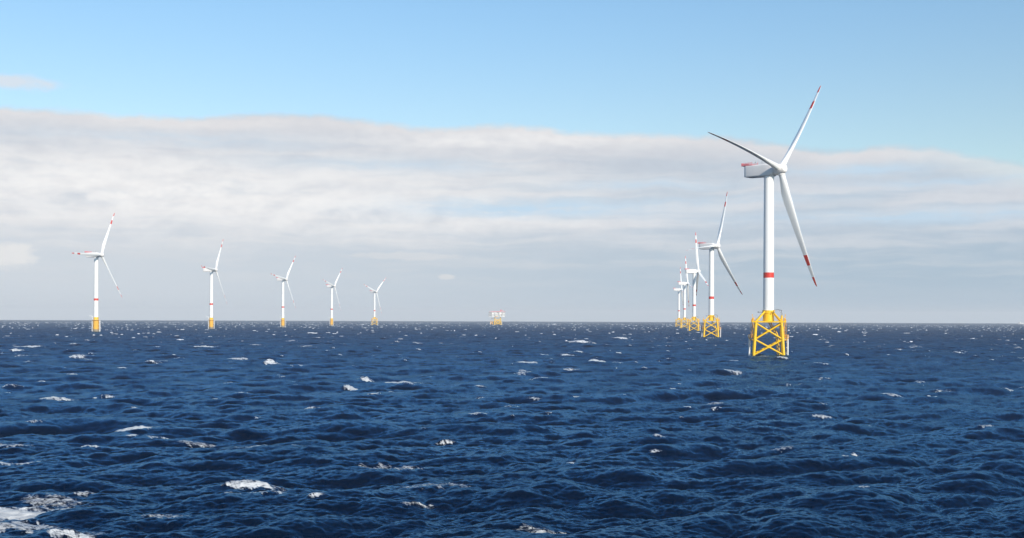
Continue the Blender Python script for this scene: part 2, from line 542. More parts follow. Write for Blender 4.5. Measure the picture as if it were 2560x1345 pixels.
def breaker(hx, hy, ln, wd, lift, k, patch):
    """one breaking crest or one patch of old foam on the sea"""
    d0 = math.hypot(hx, hy)
    rad = 1.3 * ln + 2.5 * wd
    i0, i1 = np.searchsorted(RR, (d0 - rad, d0 + rad))
    a0 = math.atan2(hx, hy)
    da = rad / d0
    j0 = max(0, int((a0 - da - az_lo) / az_st))
    j1 = min(n_f, int((a0 + da - az_lo) / az_st) + 2)
    if i1 <= i0 or j1 <= j0:
        return
    ids = (np.arange(i0, i1)[:, None] * nc + np.arange(j0, j1)[None, :]).ravel()
    x, y = X[ids] - hx, Y[ids] - hy
    a = (x * CDX + y * CDY) / (ln / 2)
    b = (-x * CDY + y * CDX)
    ph = hrand.uniform(0, 6.28, 4)
    skew = hrand.uniform(0.1, 0.5)
    line = -skew * wd * (a + 0.4) + 0.22 * wd * np.sin(a * 2.3 + ph[0]) + 0.12 * wd * np.sin(a * 6.1 + ph[1])
    ridge = np.exp(-((a + 0.25) / 0.75) ** 2) * np.exp(-((b - line) / (0.75 * wd)) ** 2)
    Z[ids] += lift * ridge
    env = np.clip(1.0 - np.abs(a + 0.15) ** 1.6, 0, 1)
    c = b - line + 0.45 * wd * (0 if patch else 1)              # foam lies on the near face
    wl = wd * (0.25 + 0.75 * env) * (1 + 0.35 * wiggle(a * 3, b, 1.6, ph))
    fingers = 0.75 * wiggle(x + 0.55 * b, b * 0.22, 7.0 / max(0.25 * ln, 0.6), ph)
    e = (c / np.maximum(wl * np.where(c < 0, 1.15, 0.6), 0.05)) ** 2
    v = np.clip(env * 1.5 + 0.1, 0, 1) * np.clip(1.15 - e * 0.8 + fingers * np.clip(e + 0.25, 0, 1.2), 0, 1) * k
    v = np.where(env <= 0, 0, v)
    if patch:
        lace[ids] = np.maximum(lace[ids], v)
    else:
        foam[ids] = np.maximum(foam[ids], v)
        Z[ids] += 0.05 * v * wiggle(x, y, 3.3, ph)
        lace[ids] = np.maximum(lace[ids], 0.7 * k * np.clip(1.2 - a * a * 0.5 - ((c - 0.9 * wd) / (1.6 * wd)) ** 2, 0, 1))


for (px, py, ln, wd, lift, k, patch) in HERO:
    hx, hy = on_sea(px, py)
    breaker(hx, hy, ln * 1.15, wd * (1.15 if patch else 0.8), lift * 1.4, k * (1.5 if patch else 1.0), patch)
# and many small ones at random, each on the highest of a few places tried
for _ in range(1000):
    d = math.sqrt(hrand.uniform(100 ** 2, 1150 ** 2))
    az_ = math.radians(hrand.uniform(-26.5, 26.5))
    if math.sin(d * math.sin(az_) / 31 + 1.3 * math.sin(d / 57)) + math.sin(d * math.cos(az_) / 43 + 2) < hrand.uniform(-2.2, 0.6):
        continue
    tx = d * math.sin(az_) + hrand.normal(0, 7, 12)
    ty = d * math.cos(az_) + hrand.normal(0, 7, 12)
    q = sample(tx, ty, ('h',))['h']
    bq = int(np.argmax(q))
    big = float(np.clip(hrand.lognormal(0.25, 0.7), 0.4, 6.0))
    far_ = 1 + d / 700
    kind_ = hrand.uniform() < 0.3
    breaker(tx[bq], ty[bq], big * (2.0 if kind_ else 1.25), (0.11 * big + 0.16) * far_ * (2.2 if kind_ else 1), 0.0 if kind_ else 0.09 * big + 0.08,
            hrand.uniform(0.7, 1.1) if kind_ else hrand.uniform(0.8, 1.3), 1 if kind_ else 0)

co = np.empty((nr * nc, 3), np.float32)
co[:, 0] = X + D['dx'] * amp
co[:, 1] = Y + D['dy'] * amp
co[:, 2] = Z + drop(X, Y)
rough = np.clip(0.08 + 0.25 * np.log(np.maximum(rr, 80) / 80) / math.log(1500 / 80), 0.08, 0.45).astype(np.float32)

ii, jj = np.meshgrid(np.arange(nr - 1), np.arange(nc), indexing='ij')
j2 = (jj + 1) % nc
quads = np.stack([ii * nc + jj, (ii + 1) * nc + jj, (ii + 1) * nc + j2, ii * nc + j2], -1).reshape(-1, 4)[:, ::-1].astype(np.int32)
me = bpy.data.meshes.new('sea')
me.vertices.add(nr * nc)
me.vertices.foreach_set('co', co.ravel())
nf = len(quads)
me.loops.add(nf * 4)
me.loops.foreach_set('vertex_index', np.ascontiguousarray(quads).ravel())
me.polygons.add(nf)
me.polygons.foreach_set('loop_start', np.arange(0, nf * 4, 4, dtype=np.int32))
me.update(calc_edges=True)
me.polygons.foreach_set('use_smooth', np.ones(nf, bool))
for n_, arr in (('foam', foam), ('lace', lace), ('chop', rough)):
    at_ = me.attributes.new(n_, 'FLOAT', 'POINT')
    at_.data.foreach_set('value', arr)
sea = bpy.data.objects.new('sea', me)
C.collection.objects.link(sea)
sea['kind'] = 'structure'
sea['label'] = 'dark blue choppy sea with whitecaps'

ms = bpy.data.materials.new('sea_water')
ms.use_nodes = True
t = NT(ms.node_tree)
p = t.n['Principled BSDF']
tcn = t.new('ShaderNodeTexCoord')
mp = t.new('ShaderNodeMapping')
t.l.new(tcn.outputs['Object'], mp.inputs[0])
mp.inputs['Rotation'].default_value = (0, 0, R(-20))
mp.inputs['Scale'].default_value = (0.8, 1.0, 1.0)
n1 = t.noise(mp.outputs[0], 1.1, 5.0, 0.6, 0.4)
n2 = t.noise(mp.outputs[0], 5.0, 3.0, 0.6, 0.3)
bump = t.new('ShaderNodeBump')
bump.inputs['Strength'].default_value = 1.0
bump.inputs['Distance'].default_value = 0.08
t.put(bump.inputs['Height'], t.m('ADD', n1, t.m('MULTIPLY', n2, 0.22)))
fa = t.new('ShaderNodeAttribute', attribute_name='foam')
la = t.new('ShaderNodeAttribute', attribute_name='lace')
ra_ = t.new('ShaderNodeAttribute', attribute_name='chop')
mp2 = t.new('ShaderNodeMapping')
t.l.new(tcn.outputs['Object'], mp2.inputs[0])
mp2.inputs['Rotation'].default_value = (0, 0, R(-16))
mp2.inputs['Scale'].default_value = (0.45, 1.0, 1.0)
fn = t.noise(mp2.outputs[0], 1.3, 9.0, 0.72, 0.8)
ln_ = t.noise(mp2.outputs[0], 2.6, 9.0, 0.76, 1.0)
gx = t.new('ShaderNodeSeparateXYZ')
t.l.new(tcn.outputs['Object'], gx.inputs[0])
sx_ = t.m('ADD', gx.outputs[0], t.m('MULTIPLY', gx.outputs[1], 0.55))       # streaks running down the near face
sn = t.noise(t.xyz(t.m('MULTIPLY', sx_, 2.6), t.m('MULTIPLY', gx.outputs[1], 0.45), 0.0), 1.0, 6.0, 0.62, 0.6)
fmask = t.step(t.m('ADD', fa.outputs['Fac'], t.m('ADD', t.m('MULTIPLY', t.m('SUBTRACT', fn, 0.5), 2.2), t.m('MULTIPLY', t.m('SUBTRACT', sn, 0.5), 1.3))), 0.50, 0.98)
fmask = t.m('MULTIPLY', fmask, t.step(fa.outputs['Fac'], 0.03, 0.2))
lmask = t.step(t.m('ADD', t.m('MULTIPLY', la.outputs['Fac'], 0.95), t.m('MULTIPLY', t.m('SUBTRACT', ln_, 0.5), 3.0)), 0.52, 1.0)
lmask = t.m('MULTIPLY', t.m('MULTIPLY', lmask, 0.85), t.step(la.outputs['Fac'], 0.05, 0.35))
mask = t.m('MAXIMUM', fmask, lmask)
mask.node.use_clamp = True
deep = t.noise(tcn.outputs['Object'], 0.02, 3.0, 0.5)
wcol = t.mix(t.step(deep, 0.3, 0.7), (0.0008, 0.0042, 0.012), (0.0013, 0.006, 0.0165))
t.n.remove(p)
body_ = t.new('ShaderNodeBsdfDiffuse')
t.put(body_.inputs['Color'], wcol)
gloss = t.new('ShaderNodeBsdfGlossy', distribution='MULTI_GGX')
gloss.inputs['Color'].default_value = (0.31, 0.63, 0.96, 1)
t.put(gloss.inputs['Roughness'], ra_.outputs['Fac'])
t.put(gloss.inputs['Normal'], bump.outputs[0])
gust = t.noise(tcn.outputs['Object'], 0.045, 4.0, 0.6, 0.5)          # cat's paws: patches ruffled more or less by the wind
gust = t.step(gust, 0.32, 0.68, 0.80, 1.22)
fres = t.new('ShaderNodeFresnel')
fres.inputs['IOR'].default_value = 1.333
t.put(fres.inputs['Normal'], bump.outputs[0])
wat = t.new('ShaderNodeMixShader')
t.put(wat.inputs[0], t.m('MINIMUM', fres.outputs[0], t.m('MULTIPLY', gust, t.step(ra_.outputs['Fac'], 0.09, 0.36, 0.42, 0.19))))      # a wind-roughened sea never mirrors fully
t.put(wat.inputs[1], body_.outputs[0])
t.put(wat.inputs[2], gloss.outputs[0])
foam_ = t.new('ShaderNodeBsdfDiffuse')
t.put(foam_.inputs['Color'], t.mix(t.step(fn, 0.35, 0.65), (0.46, 0.48, 0.50), (0.72, 0.72, 0.71)))
fb = t.new('ShaderNodeBump')
fb.inputs['Distance'].default_value = 0.35
t.put(fb.inputs['Height'], fn)
t.put(foam_.inputs['Normal'], fb.outputs[0])
out_ = t.new('ShaderNodeMixShader')
t.put(out_.inputs[0], mask)
t.put(out_.inputs[1], wat.outputs[0])
t.put(out_.inputs[2], foam_.outputs[0])
t.l.new(out_.outputs[0], t.n['Material Output'].inputs['Surface'])
me.materials.append(ms)

# whitecaps far out, each a small lumpy ridge of foam on a wave crest
g = np.random.default_rng(21)
cap = MB()
ncap = 3600
for _ in range(ncap):
    d = math.sqrt(g.uniform(900 ** 2, 5200 ** 2))
    if d < 1500 and g.uniform() > 0.4 + 0.6 * (d - 900) / 600:
        continue
    a = R(g.uniform(-27, 27))
    if math.sin(d * math.sin(a) / 90 + 1.3 * math.sin(d / 130)) + math.sin(d * math.cos(a) / 170 + 2) < g.uniform(-2.4, 0.4):
        continue
    cxs = d * math.sin(a) + g.normal(0, 12, 7)
    cys = d * math.cos(a) + g.normal(0, 12, 7)
    S = sample(cxs, cys, ('h', 'dx', 'dy'))
    b = int(np.argmax(S['h']))
    am = min(max((7000 - d) / 4000, 0), 1)
    cx, cy = cxs[b] + S['dx'][b] * am, cys[b] + S['dy'][b] * am
    cz = S['h'][b] * am + drop(cx, cy)
    ln = float(np.clip(g.lognormal(1.15, 0.5), 1.2, 9))
    hgt = float(np.clip(g.lognormal(-0.9, 0.5), 0.15, 1.1))
    nseg = 7
    th = R(g.uniform(-25, 45))
    ux, uy = math.cos(th), math.sin(th)
    prof = []
    for i in range(nseg):
        q = i / (nseg - 1) * 2 - 1
        hh = hgt * (1 - q * q) ** 0.7 * g.uniform(0.45, 1.0) + 0.02
        wd = (0.5 + 0.9 * (1 - q * q)) * g.uniform(0.6, 1.2)
        ox = q * ln / 2
        oy = g.normal(0, 0.25)
        row = []
        for (s_, k) in ((-1.2, -0.3), (-0.5, 0.6), (0.1, 1.0), (0.7, 0.55), (1.5, -0.3)):
            yy = oy + s_ * wd
            row.append((cx + ox * ux - yy * uy, cy + ox * uy + yy * ux, cz + hh * k + (0.0 if k > 0 else -0.1)))
        prof.append(row)
    vs = [v_ for row in prof for v_ in row]
    fs = [(i * 5 + k, (i + 1) * 5 + k, (i + 1) * 5 + k + 1, i * 5 + k + 1) for i in range(nseg - 1) for k in range(4)]
    cap.add(vs, fs)
mf = mat('sea_foam', (0.72, 0.73, 0.74), 0.8, (0.6, 0.64, 0.68), 0.4, 1.5, (1, 1, 1))
caps = cap.build('whitecaps', mf, None, 80)
caps['kind'] = 'stuff'
caps['label'] = 'white foam crests scattered over the open sea'

# ------------------------------------------------------------------ wind turbines
TILT, CONE, BLADE_R = R(5.2), R(2.7), 63.0


def blade_mesh(pitch, prebend):
    """span along z, upwind along +y; prebend towards the upwind side before the blade is pitched"""
    mb = MB()
    st = []
    rs = [1.6, 2.4, 3.2, 4.5, 6, 8, 10, 12, 14, 17, 20, 24, 28, 32, 36, 40, 44, 45.6, 45.61, 48, 51.3, 51.31, 54, 57.7, 57.71, 59.5, 61.2, 62.3, 63.0]
    ch = np.interp(rs, [1.6, 4.5, 12, 17, 28, 40, 52, 58, 61, 62.4, 63], [3.2, 3.2, 4.4, 4.45, 3.6, 2.75, 1.9, 1.45, 1.1, .75, .18])
    th = np.interp(rs, [1.6, 4.5, 8, 14, 22, 35, 50, 63], [1.0, 0.98, 0.7, 0.42, 0.30, 0.24, 0.19, 0.15])
    tw = np.interp(rs, [1.6, 10, 20, 40, 63], [16, 14, 9.5, 3.5, 0])
    seg = 20
    for r_, c, tr, b in zip(rs, ch, th, tw):
        beta = R(b + pitch)
        pb = prebend * (r_ / BLADE_R) ** 2
        roundness = float(np.clip((r_ - 3.5) / 9.0, 0, 1))
        ring = []
        for k in range(seg):
            a = 2 * math.pi * k / seg
            # circle
            cxp, cyp = 0.5 * c * math.cos(a), 0.5 * c * tr * math.sin(a)
            # aerofoil with nose at +x
            xx = 0.5 * (1 - math.cos(a))                     # 0 nose .. 1 tail
            yt = 5 * tr * 0.5 * 2 * (0.2969 * math.sqrt(xx) - 0.126 * xx - 0.3516 * xx ** 2 + 0.2843 * xx ** 3 - 0.1015 * xx ** 4)
            sgn = 1 if a < math.pi else -1
            ax_, ay_ = c * (0.32 - xx), c * (sgn * yt * 0.95 + 0.02 * math.sin(math.pi * xx))
            x = cxp * (1 - roundness) + ax_ * roundness
            ox, oy = -pb * math.sin(R(pitch)), pb * math.cos(R(pitch))
            y = cyp * (1 - roundness) + ay_ * roundness
            X_ = x * math.cos(beta) - y * math.sin(beta) + ox
            Y_ = x * math.sin(beta) + y * math.cos(beta) + oy
            zz = r_ * math.cos(CONE)
            fl = r_ * math.sin(CONE)
            ring.append((-X_, Y_ + fl, zz))
        st.append(ring)
    vs = [q for r_ in st for q in r_]
    mb.v += vs
    for i in range(len(st) - 1):
        r0 = (rs[i] + rs[i + 1]) / 2
        red = 45.6 < r0 < 51.3 or r0 > 57.7
        seam = False
        for k in range(seg):
            mb.f.append((i * seg + k, i * seg + (k + 1) % seg, (i + 1) * seg + (k + 1) % seg, (i + 1) * seg + k))
            le = k in (0, seg - 1, 1, seg - 2)
            mb.mi.append(1 if red and not le else 0)
    mb.f.append(tuple(range(seg - 1, -1, -1)))
    mb.mi.append(0)
    mb.f.append(tuple((len(st) - 1) * seg + k for k in range(seg)))
    mb.mi.append(1)
    return mb


def nacelle_mesh():
    """body along +Y (upwind); tower axis at y = 0, z measured from the tower top"""
    mb = MB()
    secs = []
    #        y      half width, bottom, top
    for (y, hw, zb, zt, rd) in ((-13.3, 2.5, 0.75, 5.8, 0.5), (-13.0, 2.85, 0.45, 6.05, 0.5), (-11.8, 3.0, 0.25, 6.15, 0.5), (-6.0, 3.05, 0.05, 6.2, 0.8), (-1.0, 3.05, -0.15, 6.2, 0.8),
                                (2.0, 3.0, -0.1, 6.15, 0.9), (3.4, 2.8, 0.5, 5.9, 1.3), (4.2, 2.5, 0.9, 5.6, 1.8)):
        ring = []
        for (cx, cz, a0) in ((hw - rd, zt - rd, 0), (-hw + rd, zt - rd, 90), (-hw + rd, zb + rd, 180), (hw - rd, zb + rd, 270)):
            for k in range(6):
                a = R(a0 + 90 * k / 5)
                ring.append((cx + rd * math.cos(a), y, cz + rd * math.sin(a)))
        secs.append(ring)
    n = 24
    vs = [q for s_ in secs for q in s_]
    fs = [(i * n + k, i * n + (k + 1) % n, (i + 1) * n + (k + 1) % n, (i + 1) * n + k) for i in range(len(secs) - 1) for k in range(n)]
    fs += [tuple(range(n - 1, -1, -1)), tuple((len(secs) - 1) * n + k for k in range(n))]
    mb.add(vs, fs)
    # roof hatch coaming and side seam
    mb.box((-1.2, -4.2, 6.1), (1.2, -1.8, 6.45))
    return mb


def make_rotor_and_tower(root, z_base, hub_z, yaw_rel, phase, oh=6.7, tower_taper=(3.0, 2.62), pitch=5.0, prebend=0.0):
    ztop = hub_z - 3.1
    mb = MB()
    prof, mi = [], []
    zs = [z_base, z_base + 0.35, z_base + 0.36, 28.0, 28.01, 28.06, 39.3, 42.0, 52.0, 52.05, 52.1, 64.0, 74.0, 74.05, 74.1, 84.0, ztop - 0.7, ztop - 0.69, ztop + 0.1]
    for z in zs:
        k = (z - z_base) / (ztop - z_base)
        r_ = tower_taper[0] + (tower_taper[1] - tower_taper[0]) * k
        if z <= z_base + 0.35:
            r_ += 0.12
        if z >= ztop - 0.69:
            r_ += 0.10
        prof.append((r_, z))
    mb.lathe(prof, 48, [1 if (39.2 < (prof[i][1] + prof[i + 1][1]) / 2 < 42.1) else 0 for i in range(len(prof) - 1)])
    mb.build('tower', [M_WHITE, M_RED], root)
    rot = Matrix.Rotation(-yaw_rel, 4, 'Z')
    nac = nacelle_mesh().build('nacelle', M_NAC, root, 50)
    nac.matrix_local = Matrix.Translation((0, 0, ztop)) @ rot
    # winching platform at the rear of the roof
    pf = MB()
    pf.box((-2.7, -15.0, 6.25), (2.7, -8.4, 6.5))
    pf.box((-2.7, -15.0, 6.5), (2.7, -14.85, 7.75))
    for s_ in (-1, 1):
        x0 = s_ * 2.62
        for z in (6.85, 7.25, 7.65):
            pf.path([(x0, -14.9, z), (x0, -8.4, z)], 0.07, 6)
        for k in range(11):
            yk = -14.8 + 0.64 * k
            pf.path([(x0, yk, 6.45), (x0, yk, 7.75)], 0.08, 6)
        pf.box((min(x0, x0 - s_ * .06), -14.8, 6.5), (max(x0, x0 - s_ * .06), -10.6, 7.3))
    pf.path([(-2.5, -8.5, 6.5), (-2.5, -8.5, 8.4)], 0.08, 6)
    plat = pf.build('winching_platform', M_PINK, nac)
    rl = MB()
    for s_ in (-1, 1):
        rl.railing([(s_ * 2.3, -8.2, 6.15), (s_ * 2.3, 1.5, 6.15)], 1.0, 0.04, False, 1.8)
    rl.build('roof_railing', M_LITE, nac)
    for (x0, y0, hgt) in ((1.2, -7.4, 2.6), (-1.2, -5.0, 3.0), (0.6, -0.6, 2.2)):
        mastm = MB()
        mastm.path([(x0, y0, 6.1), (x0, y0, 6.1 + hgt)], [0.09, 0.05], 6)
        mastm.box((x0 - 0.18, y0 - 0.18, 6.1 + hgt * 0.55), (x0 + 0.18, y0 + 0.18, 6.1 + hgt * 0.55 + 0.4))
        mastm.build('instrument_mast', M_GREY, nac)
    # rotor frame
    fr = Matrix.Translation((0, 0, hub_z)) @ rot @ Matrix.Translation((0, oh, 0)) @ Matrix.Rotation(TILT, 4, 'X')
    hub = MB()
    hub.lathe([(2.1, -2.7), (2.75, -2.5), (2.85, -1.4), (2.75, 0.4), (2.5, 1.6), (2.2, 2.5), (1.95, 2.9), (1.6, 3.12), (0.35, 3.25), (0.3, 3.18)], 40)
    for k in range(3):
        a = -(k * 2 * math.pi / 3 + phase)
        # sockets for the blade roots (lathe axis z is the rotor axis here)
        d = Vector((math.sin(a), -math.cos(a), 0)) * math.cos(CONE) + Vector((0, 0, math.sin(CONE)))
        hub.path([d * 0.6, d * 2.4, d * 2.95], [1.95, 1.9, 1.8], 28)
    hb = hub.build('hub', M_NAC, root, 40)
    hb.matrix_local = fr @ Matrix.Rotation(R(-90), 4, 'X')
    for k in range(3):
        if pitch not in BLADES:
            bl = BLADES[pitch] = blade_mesh(pitch, prebend).build('blade', [M_WHITE, M_RED], root, 30)
        else:
            bl = BLADES[pitch].copy()
            C.collection.objects.link(bl)
            bl.parent = root
        bl.matrix_local = fr @ Matrix.Rotation(-(phase + k * 2 * math.pi / 3), 4, 'Y')


BLADES = {}


def jacket(root):
    """four-legged lattice base; legs at the corners"""
    hw = lambda z: 7.35 - (7.35 - 6.25) * z / 16.8
    cor = ((-1, -1), (1, -1), (1, 1), (-1, 1))
    for sx, sy in cor:
        mb = MB()
        pt = lambda z: (sx * hw(z), sy * hw(z), z)
        mb.path([pt(-5), pt(7.4), pt(7.41), pt(8.9), pt(8.91), pt(16.0), pt(16.01), pt(17.6)], [0.72, 0.72, 0.82, 0.82, 0.72, 0.72, 0.82, 0.76], 20)
        mb.build('leg', M_YEL, root)
    for i in range(4):
        a, b = cor[i], cor[(i + 1) % 4]
        for (z0, z1) in ((8.2, 16.3), (0.35, 8.1)):
            for (u, v_) in ((a, b), (b, a)):
                mb = MB()
                p0 = Vector((u[0] * hw(z0), u[1] * hw(z0), z0))
                p1 = Vector((v_[0] * hw(z1), v_[1] * hw(z1), z1))
                mb.path([p0, p0.lerp(p1, 0.46), p0.lerp(p1, 0.462), p0.lerp(p1, 0.538), p0.lerp(p1, 0.54), p1], [0.43, 0.43, 0.5, 0.5, 0.43, 0.43], 14)
                mb.build('brace', M_YEL, root)
    tp = MB()
    tp.lathe([(2.75, 16.6), (2.75, 21.3), (3.02, 21.45), (3.02, 22.5), (3.1, 22.52), (3.1, 22.85)], 48)
    tp.build('transition_piece', M_YEL, root)
    for sx, sy in cor:
        mb = MB()
        mb.path([(sx * 6.2, sy * 6.2, 17.2), (sx * 1.9, sy * 1.9, 22.2)], [0.5, 0.46], 18)
        mb.build('strut', M_YEL, root)
    dk = MB()
    dk.box((-8.4, -7.2, 17.05), (8.4, 7.2, 17.4))
    for y_ in (-7.0, -3.4, 3.4, 7.0):
        dk.box((-8.3, y_ - 0.15, 16.7), (8.3, y_ + 0.15, 17.05))
    deck = dk.build('deck', M_YEL, root)
    rl = MB()
    rl.railing([(-8.3, -7.1, 17.4), (8.3, -7.1, 17.4), (8.3, 7.1, 17.4), (-8.3, 7.1, 17.4)], 1.1, 0.035, True, 1.8)
    rl.build('railing', M_ORA, deck)
    # end lockers and lantern posts at both ends of the deck
    for s_ in (-1, 1):
        mb = MB()
        mb.box((s_ * 7.7 - 0.35, -6.4, 17.4), (s_ * 7.7 + 0.35, -5.2, 19.0))
        mb.path([(s_ * 8.1, -5.0, 17.4), (s_ * 8.1, -5.0, 20.4)], 0.11, 8)
        mb.path([(s_ * 7.3, -4.8, 17.4), (s_ * 7.3, -4.8, 19.8)], 0.08, 8)
        mb.lathe([(0.01, 0)], 3) if False else None
        mb.box((s_ * 8.1 - 0.2, -5.2, 20.2), (s_ * 8.1 + 0.2, -4.8, 20.75))
        mb.build('lantern_post', M_ORA, deck)
    # crane with a folded boom
    cr = MB()
    cr.path([(6.3, -5.6, 17.4), (6.3, -5.6, 20.3)], [0.55, 0.5], 16)
    cr.build('crane_pedestal', M_YEL, root)
    cr = MB()
    cr.box((5.85, -6.05, 20.3), (6.75, -5.15, 21.5))
    cr.path([(6.3, -5.6, 21.5), (6.3, -5.6, 23.0)], 0.3, 10)
    cr.path([(6.5, -5.6, 22.7), (4.4, -5.2, 23.2), (2.2, -4.4, 22.9)], [0.24, 0.2, 0.12], 8)
    cr.path([(6.3, -5.6, 21.0), (4.9, -5.3, 22.9)], 0.12, 8)
    crane = cr.build('crane', M_GREY, root)
    hk = MB()
    hk.path([(2.3, -4.4, 22.9), (2.3, -4.4, 22.2)], 0.06, 6)
    hk.box((2.05, -4.6, 21.8), (2.55, -4.2, 22.25))
    hk.build('hook', M_DARK, crane)
    br = MB()
    br.path([(-3.0, -0.5, 21.9), (-5.2, -1.0, 21.9)], 0.14, 8)
    br.path([(-5.2, -1.0, 21.5), (-5.2, -1.0, 22.3)], 0.16, 8)
    br.build('lamp_bracket', M_DARK, root)
    # cable pipes that curve from under the deck to beside one leg
    for (dx, dy) in ((0.0, 0.0), (-0.9, 1.6)):
        mb = MB()
        ctl = [(1.2 + dx, 0.5 + dy, 16.7), (1.6 + dx, 0.3 + dy, 15.6), (2.6 + dx, 0 + dy, 13.8), (3.9 + dx, -0.2 + dy, 12.0), (4.6 + dx, -0.3 + dy, 10.2), (4.9 + dx, -0.3 + dy, 7.5), (5.3 + dx, -0.3 + dy, 3.0), (5.6 + dx, -0.3 + dy, -4.0)]
        mb.path(ctl, 0.30, 12)
        mb.build('cable_pipe', M_YEL, root)
    # boat landing, ladder and resting platform on both sides
    for s_ in (-1, 1):
        mb = MB()
        for y_ in (-2.2, 0.2):
            mb.path([(s_ * 9.5, y_, -3), (s_ * 9.5, y_, 10.2)], 0.36, 12)
            for z in (1.2, 4.0, 6.8):
                mb.path([(s_ * 9.5, y_, z), (s_ * 8.75, y_, z)], 0.14, 8)
        mb.ladder((s_ * 9.0, -1.0, -2), (s_ * 9.0, -1.0, 9.0), (0, 1, 0), 0.7, 0.07, 0.4)
        mb.build('boat_landing', M_FEND, root)
        mb = MB()
        mb.box((min(s_ * 7.4, s_ * 10.0), -3.0, 8.8), (max(s_ * 7.4, s_ * 10.0), 1.2, 9.05))
        mb.railing([(s_ * 7.6, -2.9, 9.05), (s_ * 9.9, -2.9, 9.05), (s_ * 9.9, 1.1, 9.05), (s_ * 7.6, 1.1, 9.05)], 1.4, 0.07, False, 0.8)
        for y_ in (-2.8, 1.0):
            mb.path([(s_ * 6.7, y_, 7.9), (s_ * 9.0, y_, 7.9)], 0.28, 10)
            mb.path([(s_ * 8.9, y_, 7.9), (s_ * 9.4, y_, 8.8)], 0.2, 10)
        mb.build('resting_platform', M_ORA, root)
        mb = MB()
        mb.ladder((s_ * 8.6, -1.6, 9.0), (s_ * 8.6, -1.6, 18.2), (0, 1, 0), 0.8, 0.09, 0.45)
        for z in (10.5, 12.2, 13.9, 15.6):
            mb.path([(s_ * 8.9, -2.05, z), (s_ * 9.25, -1.6, z), (s_ * 8.9, -1.15, z)], 0.06, 6)
        mb.path([(s_ * 8.1, -6.4, 17.0), (s_ * 6.9, -6.4, 12.4)], 0.16, 8)
        mb.path([(s_ * 7.9, -1.2, 17.0), (s_ * 7.9, -1.2, 9.0)], 0.2, 8)
        mb.build('ladder', M_ORA, root)


def gravity_base(root):
    mb = MB()
    mb.lathe([(4.2, -6), (3.55, -1.0), (3.45, 2.0), (3.4, 14.6)], 48)
    mb.build('concrete_shaft', M_CONC, root)
    mb = MB()
    mb.lathe([(3.05, 14.9), (3.05, 18.6)], 48)
    mb.build('transition_piece', M_YEL, root)
    mb = MB()
    mb.lathe([(3.3, 14.3), (4.6, 14.7), (4.75, 14.72), (4.75, 15.1), (3.1, 15.1)], 40)
    deck = mb.build('deck', M_ORA, root)
    mb = MB()
    mb.railing([(4.6 * math.cos(k * math.pi / 8), 4.6 * math.sin(k * math.pi / 8), 15.1) for k in range(16)], 1.1, 0.05, True, 1.8)
    mb.build('railing', M_LITE, deck)
    for s_ in (-1, 1):
        mb = MB()
        for y_ in (-1.2, 1.2):
            mb.path([(s_ * 4.6, y_, -3), (s_ * 4.6, y_, 13.5), (s_ * 4.3, y_, 14.5)], 0.28, 10)
            for z in (1.5, 5.5, 9.5, 13):
                mb.path([(s_ * 4.6, y_, z), (s_ * 3.3, y_, z)], 0.14, 8)
        mb.ladder((s_ * 4.3, 0, -2), (s_ * 4.3, 0, 14.6), (0, 1, 0), 0.7, 0.07, 0.5)
        mb.build('boat_landing', M_FEND, root)
    mb = MB()
    mb.path([(-3.9, -1.6, 15.1), (-3.9, -1.6, 19.0)], 0.25, 10)
    mb.path([(-3.4, -1.6, 18.8), (-5.4, -1.8, 19.9), (-8.0, -2.1, 20.9)], [0.34, 0.32, 0.2], 8)
    mb.path([(-8.0, -2.1, 20.9), (-8.0, -2.1, 19.6)], 0.06, 6)
    mb.build('crane', M_FEND, root)


#       base px, distance, yaw, phase, base kind, label
SPEC = [
    (1921, 575, 136.6, 40.1, 'j', 'largest and nearest white wind turbine on a yellow lattice base, tall above the horizon'),
    (1778, 1170, 132.4, 22.4, 'j', 'wind turbine just left of and behind the largest one, its lower blade pointing down right'),
    (1735, 1782, 88.8, 6.5, 'j', 'middle one of the five overlapping turbines, with one blade pointing straight up'),
    (1711, 2381, 93.0, 20.2, 'j', 'second smallest turbine of the receding row, beside the smallest one at its left end'),
    (1697, 2862, 97.2, 21.9, 'j', 'farthest and smallest turbine at the left end of the receding right-hand row'),
    (240, 1416, 105.1, 28.8, 'g', 'leftmost wind turbine, largest on the left, one blade pointing level to the left'),
    (528, 1843, 98.8, 33.3, 'g', 'second wind turbine from the left, on a round yellow column base'),
    (707, 2280, 109.6, 38.4, 'g', 'third wind turbine from the left, middle of the five standing apart on the left'),
    (829, 2745, 109.5, 43.1, 'g', 'fourth wind turbine from the left, smallest one on a round column base'),
    (936, 3203, 120.0, 48.1, 'j', 'small wind turbine on a lattice base standing nearest to the offshore platform'),
]
BASES = {}
for i, (px, dist, yaw, ph, kind, label) in enumerate(SPEC):
    bx = ray(px, 845)[0] * dist
    rz = R(-11.0) if i < 5 else R(8.0)
    root = thing('wind_turbine', label, 'wind turbine', (bx, dist, drop(bx, dist)), rz,
                 'turbines in the receding row on the right' if i < 5 else 'turbines spread along the left')
    yaw_rel = R(yaw) + rz
    if kind in BASES:
        for ch in BASES[kind]:
            copy_tree(ch, root)
    else:
        (jacket if kind == 'j' else gravity_base)(root)
        BASES[kind] = list(root.children)
    if kind == 'j':
        pitch = 95.0 if i < 5 else 6.0
        make_rotor_and_tower(root, 22.85, 93.9, yaw_rel, R(ph + (4.0 if i < 5 else 0)), 6.7, (2.72, 2.5), pitch, 4.4 if i < 5 else 0.0)
    else:
        make_rotor_and_tower(root, 18.6, 96.3, yaw_rel, R(ph), 7.4, (2.95, 2.55), 6.0, 0.0)

